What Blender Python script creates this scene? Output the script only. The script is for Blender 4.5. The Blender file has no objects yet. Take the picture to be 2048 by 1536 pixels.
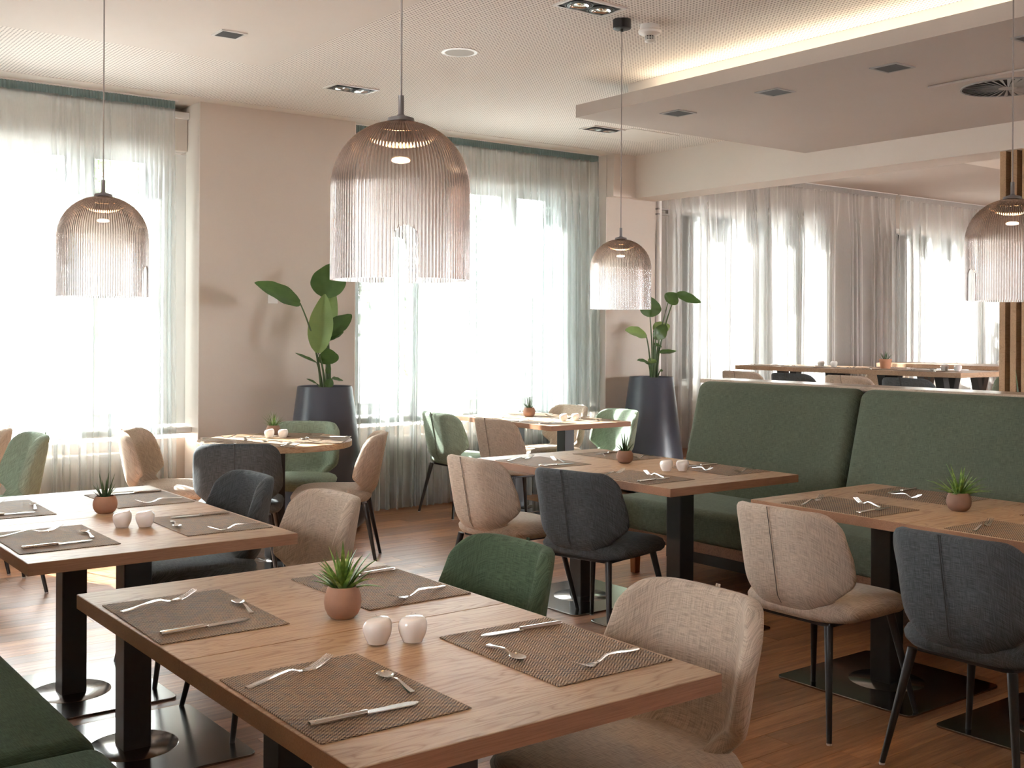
import bpy, bmesh, math, random
from mathutils import Vector, Matrix
PI = math.pi
C = bpy.context.scene.collection
sc = bpy.context.scene

# ------------------------------------------------------------------ camera, sky, sun, exposure
EYE = 1.45
FPX = 2260.6
YAW = math.radians(52.82)
ROLL = .005
FW = Vector((math.cos(YAW), math.sin(YAW), 0)); RT0 = Vector((math.sin(YAW), -math.cos(YAW), 0)); UP0 = Vector((0, 0, 1))
RT = RT0*math.cos(ROLL)+UP0*math.sin(ROLL); UP = UP0*math.cos(ROLL)-RT0*math.sin(ROLL)
cam_d = bpy.data.cameras.new('camera'); cam = bpy.data.objects.new('camera', cam_d); C.objects.link(cam)
cam_d.sensor_width = 36; cam_d.lens = FPX/2048*36; cam_d.shift_y = (660.6-768)/2048
cam_d.clip_start = .05; cam_d.clip_end = 400
m = Matrix((RT, UP, -FW)).transposed().to_4x4(); m.translation = (0, 0, EYE)
cam.matrix_world = m
sc.camera = cam
sc.view_settings.view_transform = 'Standard'; sc.view_settings.look = 'None'
sc.view_settings.gamma = 1; sc.view_settings.use_curve_mapping = False
sc.view_settings.exposure = 1.58
cy = sc.cycles
cy.max_bounces = 10; cy.diffuse_bounces = 6; cy.glossy_bounces = 4; cy.transmission_bounces = 8; cy.transparent_max_bounces = 24
cy.caustics_reflective = False; cy.caustics_refractive = False; cy.sample_clamp_indirect = 6
cy.use_denoising = True

w = bpy.data.worlds.new('sky'); sc.world = w; w.use_nodes = True
bg = w.node_tree.nodes['Background']; bg.inputs[0].default_value = (.98, 1.005, 1.03, 1); bg.inputs[1].default_value = 17.0
sun_d = bpy.data.lights.new('sun', 'SUN'); sun = bpy.data.objects.new('sun', sun_d); C.objects.link(sun)
sun_d.energy = 40; sun_d.angle = math.radians(.6); sun_d.color = (1, .98, .95)
sun.rotation_euler = Vector((.35, -1, -.85)).to_track_quat('-Z', 'Y').to_euler(); sun.location = (-5, 20, 15)

# ------------------------------------------------------------------ helpers
def at(px, py, Y):                                  # pixel of the 2048x1536 frame -> point on the vertical plane y = Y
    d = FW+RT*((px-1024)/FPX)-UP*((py-660.6)/FPX)
    return Vector((0, 0, EYE))+d*(Y/d.y)
def lerp(a, b, t): return a+(b-a)*t
def smooth(a, b, x):
    t = min(1, max(0, (x-a)/(b-a))); return t*t*(3-2*t)
def interp(pts, x):
    if x <= pts[0][0]: return pts[0][1]
    for (x0, y0), (x1, y1) in zip(pts, pts[1:]):
        if x <= x1:
            t = (x-x0)/(x1-x0); t = t*t*(3-2*t)*.5+t*.5
            return y0+(y1-y0)*t
    return pts[-1][1]
class M:                                            # mesh collector
    def __init__(s): s.v = []; s.f = []
    def add(s, vs, fs):
        o = len(s.v); s.v += [tuple(v) for v in vs]; s.f += [tuple(i+o for i in f) for f in fs]; return s
    def box(s, x0, x1, y0, y1, z0, z1):
        return s.add([(x0,y0,z0),(x1,y0,z0),(x1,y1,z0),(x0,y1,z0),(x0,y0,z1),(x1,y0,z1),(x1,y1,z1),(x0,y1,z1)],
                     [(0,3,2,1),(4,5,6,7),(0,1,5,4),(1,2,6,5),(2,3,7,6),(3,0,4,7)])
    def lathe(s, prof, n=32, cx=0, cy=0, cz=0):
        o = []; rows = []
        for r, z in prof:
            if r < 1e-6: rows.append([len(o)]); o.append((cx, cy, cz+z))
            else:
                rows.append(list(range(len(o), len(o)+n)))
                o += [(cx+r*math.cos(2*PI*k/n), cy+r*math.sin(2*PI*k/n), cz+z) for k in range(n)]
        f = []
        for a, b in zip(rows, rows[1:]):
            for k in range(n):
                k2 = (k+1) % n
                if len(a) == 1 and len(b) == 1: continue
                if len(a) == 1: f.append((a[0], b[k2], b[k]))
                elif len(b) == 1: f.append((a[k], a[k2], b[0]))
                else: f.append((a[k], a[k2], b[k2], b[k]))
        return s.add(o, f)
    def tube(s, pts, rad, n=8, cap=True):
        pts = [Vector(p) for p in pts]; rows = []; o = []
        for i, p in enumerate(pts):
            d = (pts[min(i+1, len(pts)-1)]-pts[max(i-1, 0)]).normalized()
            a = d.cross(Vector((0, 0, 1)) if abs(d.z) < .95 else Vector((1, 0, 0))).normalized(); b = d.cross(a)
            r = rad[i] if isinstance(rad, (list, tuple)) else rad
            rows.append(len(o)); o += [p+a*r*math.cos(2*PI*k/n)+b*r*math.sin(2*PI*k/n) for k in range(n)]
        f = []
        for a, b in zip(rows, rows[1:]):
            for k in range(n): f.append((a+k, a+(k+1) % n, b+(k+1) % n, b+k))
        if cap: f.append(tuple(range(n-1, -1, -1))); f.append(tuple(rows[-1]+k for k in range(n)))
        return s.add(o, f)
    def grid(s, fn, nu, nv):
        vs = [fn(i/nu, j/nv) for j in range(nv+1) for i in range(nu+1)]
        fs = [(j*(nu+1)+i, j*(nu+1)+i+1, (j+1)*(nu+1)+i+1, (j+1)*(nu+1)+i) for j in range(nv) for i in range(nu)]
        return s.add(vs, fs)
    def prism(s, poly, z0, z1):
        n = len(poly)
        return s.add([(x, y, z0) for x, y in poly]+[(x, y, z1) for x, y in poly],
                     [tuple(range(n-1, -1, -1)), tuple(range(n, 2*n))]+[(i, (i+1) % n, (i+1) % n+n, i+n) for i in range(n)])
    def mesh(s, name, smooth_=False, bevel=0, seg=2, solid=0, sub=0, angle=40, fixn=False):
        me = bpy.data.meshes.new(name); me.from_pydata([tuple(v) for v in s.v], [], s.f); me.update()
        if fixn:
            bm = bmesh.new(); bm.from_mesh(me); bmesh.ops.recalc_face_normals(bm, faces=bm.faces); bm.to_mesh(me); bm.free()
        if bevel or solid or sub:
            o = bpy.data.objects.new('tmp', me); C.objects.link(o)
            if solid: x = o.modifiers.new('a', 'SOLIDIFY'); x.thickness = solid; x.offset = 0
            if bevel: x = o.modifiers.new('b', 'BEVEL'); x.width = bevel; x.segments = seg; x.limit_method = 'ANGLE'; x.angle_limit = math.radians(35)
            if sub: x = o.modifiers.new('c', 'SUBSURF'); x.levels = sub; x.render_levels = sub
            me2 = bpy.data.meshes.new_from_object(o.evaluated_get(bpy.context.evaluated_depsgraph_get()))
            bpy.data.objects.remove(o); me = me2; me.name = name
        if smooth_:
            me.polygons.foreach_set('use_smooth', [True]*len(me.polygons))
            if angle: me.set_sharp_from_angle(angle=math.radians(angle))
        return me
def obj(name, me, mat, parent=None, loc=(0,0,0), rotz=0, kind=None):
    if isinstance(me, M): me = me.mesh(name)
    o = bpy.data.objects.new(name, me); C.objects.link(o)
    if not me.materials: me.materials.append(mat)
    if me.materials[0] != mat: o.material_slots[0].link = 'OBJECT'; o.material_slots[0].material = mat
    if parent is not None: o.parent = parent
    o.location = loc; o.rotation_euler = (0, 0, rotz)
    if kind: o['kind'] = kind
    return o
def tag(o, label, cat, group=None, kind=None):
    o['label'] = label; o['category'] = cat
    if group: o['group'] = group
    if kind: o['kind'] = kind
    return o
def thing(name, label, cat, loc=(0,0,0), rotz=0, group=None):
    o = bpy.data.objects.new(name, None); C.objects.link(o); o.empty_display_size = .1
    o.location = loc; o.rotation_euler = (0, 0, rotz)
    return tag(o, label, cat, group)
def struct(name, me, mat, parent=None):
    return obj(name, me, mat, parent, kind=None if parent is not None else 'structure')

# ------------------------------------------------------------------ materials
class N:
    def __init__(s, name):
        s.m = bpy.data.materials.new(name); s.m.use_nodes = True; s.t = s.m.node_tree
        for n in list(s.t.nodes): s.t.nodes.remove(n)
        s.out = s.n('ShaderNodeOutputMaterial')
    def n(s, typ, **kw):
        n = s.t.nodes.new(typ)
        for k, v in kw.items():
            if k.startswith('i_'): s.set(n, k[2:], v)
            else: setattr(n, k, v)
        return n
    def set(s, n, key, v):
        i = n.inputs[int(key)] if key.isdigit() else n.inputs[key.replace('_', ' ')]
        if isinstance(v, bpy.types.NodeSocket): s.t.links.new(v, i)
        else: i.default_value = v
    def link(s, a, b): s.t.links.new(a, b)
    def math(s, op, a, b=None, c=None):
        n = s.n('ShaderNodeMath', operation=op); s.set(n, '0', a)
        if b is not None: s.set(n, '1', b)
        if c is not None: s.set(n, '2', c)
        return n.outputs[0]
    def coord(s, scale, src='Object', rand=0):
        if src == 'Pos': v = s.n('ShaderNodeNewGeometry').outputs['Position']
        else: v = s.n('ShaderNodeTexCoord').outputs[src]
        if rand:
            r = s.n('ShaderNodeObjectInfo').outputs['Random']
            r = s.math('MULTIPLY', r, rand)
            a = s.n('ShaderNodeVectorMath', operation='ADD'); s.link(v, a.inputs[0]); s.link(r, a.inputs[1]); v = a.outputs[0]
        mp = s.n('ShaderNodeMapping'); s.link(v, mp.inputs[0]); mp.inputs['Scale'].default_value = scale
        return mp.outputs[0]
    def noise(s, vec, scale=1, detail=3, rough=.5, dist=0):
        n = s.n('ShaderNodeTexNoise'); s.link(vec, n.inputs['Vector'])
        n.inputs['Scale'].default_value = scale; n.inputs['Detail'].default_value = detail; n.inputs['Roughness'].default_value = rough; n.inputs['Distortion'].default_value = dist
        return n.outputs['Fac']
    def ramp(s, fac, stops):
        r = s.n('ShaderNodeValToRGB'); s.link(fac, r.inputs[0]); e = r.color_ramp.elements
        while len(e) < len(stops): e.new(.5)
        for x, (p, c) in zip(e, stops): x.position = p; x.color = (*c, 1) if len(c) == 3 else c
        return r.outputs[0]
    def mix(s, fac, a, b, mode='MIX'):
        n = s.n('ShaderNodeMix', data_type='RGBA', blend_type=mode)
        for k, v in ((0, fac), (6, a), (7, b)):
            if isinstance(v, bpy.types.NodeSocket): s.link(v, n.inputs[k])
            else: n.inputs[k].default_value = (*v, 1) if isinstance(v, tuple) and len(v) == 3 else v
        return n.outputs[2]
    def bump(s, h, strength=.3, dist=.01):
        b = s.n('ShaderNodeBump'); s.link(h, b.inputs['Height']); b.inputs['Strength'].default_value = strength; b.inputs['Distance'].default_value = dist
        return b.outputs[0]
    def pbr(s, color, rough=.5, metal=0, normal=None, **kw):
        p = s.n('ShaderNodeBsdfPrincipled')
        for k, v in (('Base Color', color), ('Roughness', rough), ('Metallic', metal)):
            if isinstance(v, bpy.types.NodeSocket): s.link(v, p.inputs[k])
            else: p.inputs[k].default_value = (*v, 1) if isinstance(v, tuple) and len(v) == 3 else v
        if normal is not None: s.link(normal, p.inputs['Normal'])
        for k, v in kw.items():
            v = (*v, 1) if isinstance(v, tuple) and len(v) == 3 else v
            p.inputs[k.replace('_', ' ')].default_value = v
        s.link(p.outputs[0], s.out.inputs[0]); return s.m
    def shader(s, sh): s.link(sh, s.out.inputs[0]); return s.m

def plain(name, col, rough=.5, metal=0, var=.04, scale=3, **kw):
    k = N(name); f = k.noise(k.coord((scale,)*3, 'Pos'), 1, 4)
    c = k.mix(f, tuple(x*(1-var) for x in col), tuple(min(1, x*(1+var)) for x in col))
    return k.pbr(c, rough, metal, **kw)
def plaster(name, col):
    k = N(name); v = k.coord((1, 1, 1), 'Pos')
    f = k.noise(v, 2.2, 5, .6); c = k.mix(f, tuple(x*.965 for x in col), tuple(min(1, x*1.03) for x in col))
    g = k.noise(v, 240, 2)
    return k.pbr(c, .85, 0, k.bump(g, .12, .002))
def fabric(name, col, dark=.72, light=1.22, sheen=.25, sc_=1):
    k = N(name)
    sx = k.n('ShaderNodeSeparateXYZ'); k.link(k.coord((1, 1, 1)), sx.inputs[0])
    along = k.math('ADD', sx.outputs[2], k.math('MULTIPLY', sx.outputs[0], .8))     # warp runs up the back and on over the seat
    def weave(p, q):
        c_ = k.n('ShaderNodeCombineXYZ'); k.link(k.math('MULTIPLY', along, p), c_.inputs[0]); k.link(k.math('MULTIPLY', sx.outputs[1], q), c_.inputs[1]); return k.noise(c_.outputs[0], 1, 1)
    a = weave(620, 26); b = weave(26, 620)
    big = k.noise(k.coord((5, 5, 5)), 1, 3)
    h = k.math('ADD', k.math('MULTIPLY', a, .5), k.math('MULTIPLY', b, .5))
    h2 = k.math('ADD', h, k.math('MULTIPLY', k.math('SUBTRACT', big, .5), .08))
    c = k.ramp(h2, [(.39, tuple(x*dark for x in col)), (.5, col), (.62, tuple(min(1, x*light) for x in col))])
    return k.pbr(c, .92, 0, k.bump(h, .15, .001), Sheen_Weight=sheen, Sheen_Roughness=.4, Sheen_Tint=tuple(min(1, x*2+.1) for x in col), Specular_IOR_Level=.15)
def oak(name, base, grain, rough=.42, rw=.30):
    k = N(name)
    v = k.coord((1, 1, 1), rand=7.3)
    mp = k.n('ShaderNodeMapping'); k.link(v, mp.inputs[0]); mp.inputs['Scale'].default_value = (1.1, 7.5, 7.5)
    n1 = k.noise(mp.outputs[0], 1.6, 2, .5, .6)
    rings = k.math('FRACT', k.math('MULTIPLY', n1, 15.0))
    rings = k.math('POWER', k.math('ABSOLUTE', k.math('SUBTRACT', k.math('MULTIPLY', rings, 2.0), 1.0)), 2.5)
    mp2 = k.n('ShaderNodeMapping'); k.link(v, mp2.inputs[0]); mp2.inputs['Scale'].default_value = (9, 330, 330)
    n2 = k.noise(mp2.outputs[0], 1, 3, .6)
    mp3 = k.n('ShaderNodeMapping'); k.link(v, mp3.inputs[0]); mp3.inputs['Scale'].default_value = (.8, 8, 8)
    n3 = k.noise(mp3.outputs[0], 1, 2)
    f = k.math('ADD', k.math('MULTIPLY', rings, rw), k.math('ADD', k.math('MULTIPLY', n2, .66), k.math('MULTIPLY', n3, .35)))
    c = k.ramp(f, [(.36, base), (.62, tuple(lerp(x, y, .45) for x, y in zip(base, grain))), (.86, grain)])
    return k.pbr(c, rough, 0, k.bump(n2, .08, .001), Specular_IOR_Level=.32)
def glass_mat(name, tint=(1, 1, 1), ior=1.4, rough=0, clear=.3):
    k = N(name)
    g = k.n('ShaderNodeBsdfGlass'); g.inputs['Color'].default_value = (*tint, 1); g.inputs['IOR'].default_value = ior; g.inputs['Roughness'].default_value = rough
    t = k.n('ShaderNodeBsdfTransparent'); t.inputs[0].default_value = (*tint, 1)
    x = k.n('ShaderNodeMixShader'); x.inputs[0].default_value = clear; k.link(g.outputs[0], x.inputs[1]); k.link(t.outputs[0], x.inputs[2])
    return k.shader(x.outputs[0])
def pane_mat(name):
    k = N(name); fr = k.n('ShaderNodeFresnel'); fr.inputs[0].default_value = 1.45
    t = k.n('ShaderNodeBsdfTransparent'); t.inputs[0].default_value = (.96, .98, .98, 1); g = k.n('ShaderNodeBsdfGlossy'); g.inputs['Roughness'].default_value = 0
    x = k.n('ShaderNodeMixShader'); k.link(fr.outputs[0], x.inputs[0]); k.link(t.outputs[0], x.inputs[1]); k.link(g.outputs[0], x.inputs[2])
    return k.shader(x.outputs[0])
def sheer(name, col, open_=.5, trans=.55):
    k = N(name)
    th = k.noise(k.coord((900, 900, 25), 'Pos'), 1, 2)
    c = k.mix(th, tuple(x*.85 for x in col), tuple(min(1, x*1.1) for x in col))
    d = k.n('ShaderNodeBsdfDiffuse'); k.link(c, d.inputs[0]); t = k.n('ShaderNodeBsdfTranslucent'); k.link(c, t.inputs[0])
    x = k.n('ShaderNodeMixShader'); x.inputs[0].default_value = trans; k.link(d.outputs[0], x.inputs[1]); k.link(t.outputs[0], x.inputs[2])
    lw = k.n('ShaderNodeLayerWeight'); lw.inputs[0].default_value = .5
    # threads close up where the cloth is seen edge-on
    cover = k.math('ADD', 1-open_, k.math('MULTIPLY', k.math('POWER', lw.outputs['Facing'], 2.0), open_*.9))
    tr = k.n('ShaderNodeBsdfTransparent'); y = k.n('ShaderNodeMixShader')
    k.link(cover, y.inputs[0]); k.link(tr.outputs[0], y.inputs[1]); k.link(x.outputs[0], y.inputs[2])
    return k.shader(y.outputs[0])
def emit(name, col, s):
    k = N(name); e = k.n('ShaderNodeEmission'); e.inputs[0].default_value = (*col, 1); e.inputs[1].default_value = s; return k.shader(e.outputs[0])

MT = {}
MT['wall'] = plaster('beige wall paint', (.58, .51, .445))
MT['white'] = plaster('warm white paint', (.76, .71, .655))
MT['smooth'] = plaster('smooth ceiling plaster', (.70, .64, .585))
MT['greyceil'] = plaster('panel plaster', (.50, .445, .405))  # dropped panel's shading is put into this darker plaster tone
MT['beam'] = plaster('beam paint', (.69, .62, .56))
MT['frame'] = plain('white window frame', (.80, .79, .77), .35)
MT['sill'] = plain('white stone sill', (.80, .78, .75), .4)
MT['rad'] = plain('radiator enamel', (.80, .78, .75), .4)
k = N('perforated gypsum'); v = k.coord((46.5, 46.5, 0), 'Pos')
vo = k.n('ShaderNodeTexVoronoi'); vo.voronoi_dimensions = '2D'; k.link(v, vo.inputs['Vector']); vo.inputs['Scale'].default_value = 1; vo.inputs['Randomness'].default_value = 0
h = k.math('LESS_THAN', vo.outputs['Distance'], .24)
MT['perf'] = k.pbr(k.mix(h, (.84, .785, .73), (.17, .14, .125)), .85)
MT['oak'] = oak('oak veneer', (.54, .38, .235), (.30, .165, .085), .42)
MT['oakedge_shaded'] = oak('shaded oak edge strip', (.38, .20, .115), (.15, .065, .033), .42, .04)  # shade on the table edges is put into this darker, redder oak
MT['farwood'] = oak('light oak', (.50, .33, .21), (.32, .19, .11))
MT['slat'] = oak('oak slat', (.46, .30, .175), (.31, .19, .10), .5)
MT['cap'] = oak('pale ledge', (.56, .45, .35), (.42, .32, .24), .22)
MT['darkback'] = plain('dark felt backing', (.012, .009, .007), .9)
# floor planks: tone by plank, grain along x
k = N('walnut plank'); v = k.coord((1, 1, 1), 'Pos', rand=23)
mp = k.n('ShaderNodeMapping'); k.link(v, mp.inputs[0]); mp.inputs['Scale'].default_value = (2.2, 42, 1)
n1 = k.noise(mp.outputs[0], 1, 4, .6, .4)
mp = k.n('ShaderNodeMapping'); k.link(v, mp.inputs[0]); mp.inputs['Scale'].default_value = (14, 420, 1)
n2 = k.noise(mp.outputs[0], 1, 2, .5)
f = k.math('ADD', k.math('MULTIPLY', n1, .6), k.math('MULTIPLY', n2, .4))
c = k.ramp(f, [(.33, (.20, .078, .030)), (.5, (.37, .165, .072)), (.68, (.55, .275, .13))])
r = k.n('ShaderNodeObjectInfo').outputs['Random']
c = k.mix(1, c, k.ramp(r, [(0, (.68, .66, .64)), (.5, (.95, .93, .92)), (1, (1.25, 1.2, 1.15))]), 'MULTIPLY')
MT['plank'] = k.pbr(c, .34, 0, k.bump(n2, .06, .001), Specular_IOR_Level=.55)
MT['subfloor'] = plain('dark joint', (.03, .016, .01), .8)
MT['beige'] = fabric('beige chair fabric', (.47, .38, .30))
MT['grey'] = fabric('blue grey chair fabric', (.070, .077, .080), .66, 1.5)
MT['mint'] = fabric('light green chair fabric', (.275, .335, .255))
MT['green'] = fabric('dark green chair fabric', (.075, .108, .065), .7, 1.35)
MT['bench'] = fabric('dark green bench wool', (.080, .124, .082), .72, 1.3)
MT['banq'] = fabric('grey green banquette fabric', (.103, .119, .083), .75, 1.3)
MT['black'] = plain('black powder coat', (.016, .015, .016), .38)
MT['steel'] = plain('dark brushed steel', (.36, .345, .33), .18, 1)
MT['post'] = plain('black steel post', (.022, .021, .022), .36)
MT['cutlery'] = plain('polished cutlery steel', (.72, .69, .65), .16, 1)
MT['glide'] = plain('pale glide', (.6, .58, .55), .4)
MT['porcelain'] = plain('white porcelain', (.86, .83, .80), .12, Coat_Weight=.5, Coat_Roughness=.05)
MT['terra'] = plain('terracotta', (.36, .19, .12), .7, 0, .18, 30)
MT['terra2'] = plain('brown clay', (.24, .13, .085), .7, 0, .18, 30)
MT['terra3'] = plain('orange terracotta', (.50, .235, .13), .7, 0, .1, 30)
MT['soil'] = plain('soil', (.06, .04, .028), .95, 0, .4, 200)
k = N('succulent leaf'); f = k.noise(k.coord((60, 60, 60)), 1, 3)
MT['leaf'] = k.pbr(k.ramp(f, [(.35, (.07, .15, .03)), (.55, (.15, .27, .05)), (.7, (.30, .42, .10))]), .4)
k = N('dark succulent leaf'); f = k.noise(k.coord((60, 60, 60)), 1, 3)
MT['leaf2'] = k.pbr(k.ramp(f, [(.35, (.03, .06, .028)), (.6, (.07, .13, .05))]), .45)
def bigleaf(name, a, b, tr):
    k = N(name); v = k.coord((1, 1, 1)); wv = k.n('ShaderNodeTexWave'); k.link(k.coord((1, 1, 1)), wv.inputs[0]); wv.inputs['Scale'].default_value = 45; wv.inputs['Distortion'].default_value = 3; wv.bands_direction = 'Z'
    c = k.mix(k.math('ADD', k.math('MULTIPLY', wv.outputs['Fac'], .12), k.math('MULTIPLY', k.noise(v, 11, 3), .8)), a, b)
    p = k.n('ShaderNodeBsdfPrincipled'); k.link(c, p.inputs['Base Color']); p.inputs['Roughness'].default_value = .38
    t = k.n('ShaderNodeBsdfTranslucent'); k.link(c, t.inputs[0]); x = k.n('ShaderNodeMixShader'); x.inputs[0].default_value = tr
    k.link(p.outputs[0], x.inputs[1]); k.link(t.outputs[0], x.inputs[2]); return k.shader(x.outputs[0])
MT['bleaf'] = bigleaf('strelitzia leaf', (.035, .078, .020), (.10, .18, .045), .35)
MT['bleaf2'] = bigleaf('backlit strelitzia leaf', (.16, .24, .07), (.27, .36, .12), .45)  # light shining through the blade is put into this paler green
MT['stem'] = plain('leaf stalk', (.06, .10, .035), .5)
MT['planter'] = plain('anthracite planter', (.058, .063, .082), .3, 0, .05)
MT['woodleg'] = plain('orange beech leg', (.34, .12, .045), .5, 0, .1)
MT['rail'] = oak('bench rail', (.26, .13, .075), (.15, .07, .04))
MT['plinth'] = plain('dark plinth', (.03, .026, .024), .5)
k = N('ribbed smoked glass')
sx = k.n('ShaderNodeSeparateXYZ'); k.link(k.coord((1, 1, 1)), sx.inputs[0])
c = k.ramp(k.math('MULTIPLY', sx.outputs[2], 2.7), [(.30, (.90, .875, .87)), (.62, (.83, .785, .76)), (.95, (.76, .68, .63))])
g = k.n('ShaderNodeBsdfGlass'); k.link(c, g.inputs[0]); g.inputs['IOR'].default_value = 1.45
t = k.n('ShaderNodeBsdfTransparent'); k.link(c, t.inputs[0])
x = k.n('ShaderNodeMixShader'); x.inputs[0].default_value = .10; k.link(g.outputs[0], x.inputs[1]); k.link(t.outputs[0], x.inputs[2])
MT['shade'] = k.shader(x.outputs[0])
MT['metalgrey'] = plain('grey lamp metal', (.20, .19, .19), .4, .6)
MT['cable'] = plain('braided cable', (.30, .27, .25), .7)
MT['canopy'] = plain('black canopy', (.012, .012, .013), .5)
MT['led'] = emit('warm lamp disc', (1, .62, .3), 90)
MT['cove'] = emit('warm cove strip', (1, .88, .68), 7)
MT['alu'] = plain('white trim ring', (.72, .70, .67), .4)
MT['galu'] = plain('grey aluminium trim', (.33, .315, .30), .6)
MT['grille'] = plain('speaker cloth', (.56, .55, .52), .8)
MT['hole'] = plain('lamp recess', (.012, .011, .010), .6)
MT['lamp'] = plain('lamp reflector', (.75, .73, .70), .12, 1)
MT['plastic'] = plain('white plastic', (.78, .76, .73), .4)
MT['sheer1'] = sheer('sea green sheer', (.66, .70, .69), .60, .60)
MT['tape1'] = sheer('sea green header tape', (.26, .37, .37), .12, .45)
MT['sheer2'] = sheer('warm grey sheer', (.66, .655, .635), .50, .52)
MT['tape2'] = sheer('warm grey header tape', (.60, .59, .57), .2, .5)
MT['pane'] = pane_mat('window glass')
MT['facade'] = plain('pale render', (.30, .285, .26), .9)
MT['fwin'] = plain('facade glass', (.13, .16, .18), .15)
MT['tree'] = bigleaf('tree leaves', (.03, .055, .014), (.07, .115, .028), .4)
MT['bark'] = plain('bark', (.09, .065, .045), .9)
MT['lawn'] = plain('dark asphalt', (.33, .32, .31), .9)
# woven placemat
k = N('woven placemat')
v = k.coord((1, 1, 1))
sx = k.n('ShaderNodeSeparateXYZ'); k.link(v, sx.inputs[0])
ch = k.n('ShaderNodeTexChecker'); k.link(k.coord((170, 235, 1)), ch.inputs[0]); ch.inputs['Scale'].default_value = 1
n = k.noise(k.coord((25, 25, 1), rand=9), 1, 3); n2 = k.noise(k.coord((420, 420, 1)), 1, 2)
c1 = k.ramp(n, [(.40, (.05, .038, .032)), (.5, (.15, .078, .036)), (.60, (.055, .048, .046))])
c2 = k.mix(n2, (.38, .26, .16), (.62, .46, .31))
c = k.mix(k.math('MULTIPLY', ch.outputs['Fac'], .8), c1, c2)
wx = k.math('SINE', k.math('MULTIPLY', sx.outputs[0], 785.0)); wy = k.math('SINE', k.math('MULTIPLY', sx.outputs[1], 785.0))
MT['mat'] = k.pbr(c, .62, 0, k.bump(k.math('MULTIPLY', wx, wy), .6, .002), Specular_IOR_Level=.25)

# ------------------------------------------------------------------ room shell
ZC = 3.07; WY = 8.05; FACE = 7.75; WT = 8.25
fl = struct('floor', M().box(-2.6, 7.0, -4, 8.3, -.06, -.006), MT['subfloor'])
PW, PL = .1305, 1.28
plank = M().box(0, PL-.0012, 0, PW-.0010, -.012, 0).mesh('plank', bevel=.0005, seg=1)
rng = random.Random(3); planks = []
y = -3.97
while y < 7.95:
    x = -2.6-rng.random()*.9
    while x < 6.9:
        planks.append((x, y)); x += PL
    y += PW
def inview(p):
    c = Vector((p[0]+PL/2, p[1]+PW/2, 0))-Vector((0, 0, EYE)); d = c.dot(FW)
    return d > 1.6 and abs(c.dot(RT)/d) < .5 and -c.dot(UP)/d < .44 and not (p[0] > 5.0 and p[1] < 5.0)
near = sorted([p for p in planks if inview(p)], key=lambda p: p[0]**2+p[1]**2)[:300]; ns = set(near)
rest = M()
for (x, y) in planks:
    if (x, y) not in ns: rest.box(max(x, -2.6), min(x+PL-.0012, 6.98), y, y+PW-.001, -.012, 0)
obj('plank_field', rest.mesh('plank_field'), MT['plank'], fl, kind='stuff')
planks = near
for (x, y) in planks: obj('plank', plank, MT['plank'], fl, (x, y, 0))
PF = .28
struct('floor_platform', M().box(7.62, 17, -4, 8.3, 0, PF), MT['plank'])

wb = M()
for x0, x1 in ((-2.6, .46), (3.087, 4.34), (6.964, 7.58)): wb.box(x0, x1, FACE, WT, 0, ZC)          # piers
for x0, x1 in ((.46, 3.087), (4.34, 6.964)):
    wb.box(x0, x1, 8.0, WT, 0, .66); wb.box(x0, x1, 8.1, WT, 2.72, ZC)
wb.box(7.58, 8.05, 7.98, WT, 0, ZC)
for x0, x1 in ((10.45, 11.75), (14.3, 17)): wb.box(x0, x1, 8.0, WT, 0, ZC)
for x0, x1 in ((8.05, 10.45), (11.75, 14.3)): wb.box(x0, x1, 8.0, WT, 0, .9); wb.box(x0, x1, 8.0, WT, 2.70, ZC)
struct('wall_back', wb, MT['wall'])
struct('trim_3', M().box(.46, .466, FACE+.002, 8.0, 0, ZC-.005).box(3.081, 3.0868, FACE+.002, 8.0, 0, ZC-.005).box(4.3402, 4.346, FACE+.002, 8.0, 0, ZC-.005).box(6.958, 6.9638, FACE+.002, 8.0, 0, ZC-.005), MT['white'])
struct('wall_right', M().box(16.9, 17.1, -4, 8.3, 0, ZC), MT['wall'])
wl = M().box(-2.8, -2.6, -4.2, 8.3, 0, .8).box(-2.8, -2.6, -4.2, 8.3, 2.65, ZC)
for y0, y1 in ((-4.2, 1.75), (2.6, 8.3)): wl.box(-2.8, -2.6, y0, y1, .8, 2.65)  # gap left open out of view, sized for soft fill from the left
struct('wall_left', wl, MT['white'])
wf = M().box(-2.6, 17.1, -4.2, -4, 0, .8).box(-2.6, 17.1, -4.2, -4, 2.65, ZC)

for x0, x1 in ((-2.6, 9.5), (11.5, 12.5), (14.5, 17.1)): wf.box(x0, x1, -4.2, -4, .8, 2.65)  # unseen openings added to brighten the back room
struct('wall_front', wf, MT['white'])

# ceiling: perforated field, plain border, flush smooth field on the left
struct('ceiling', M().box(-2.8, 17.1, -4.2, 8.3, ZC, ZC+.2), MT['perf'])
struct('trim_1', M().box(-2.6, 7.0, 7.62, 8.1, ZC-.004, ZC), MT['white'])
struct('ceiling_field', M().box(-2.6, 2.99, -4, 6.47, ZC-.006, ZC), MT['smooth'])
struct('ceiling_patch', M().box(6.22, 6.75, 6.62, 7.04, ZC-.004, ZC), MT['white'])
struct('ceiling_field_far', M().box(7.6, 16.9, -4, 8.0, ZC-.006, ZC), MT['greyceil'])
struct('ceiling_soffit_far', M().box(9.3, 16.9, -4, 5.9, ZC-.03, ZC-.008).mesh('s'), MT['white'])
struct('beam', M().box(7.24, 7.57, -4, 7.80, 2.68, ZC).box(6.964, 7.24, 7.66, 7.80, 2.68, ZC).mesh('beam'), MT['beam'])
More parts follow.
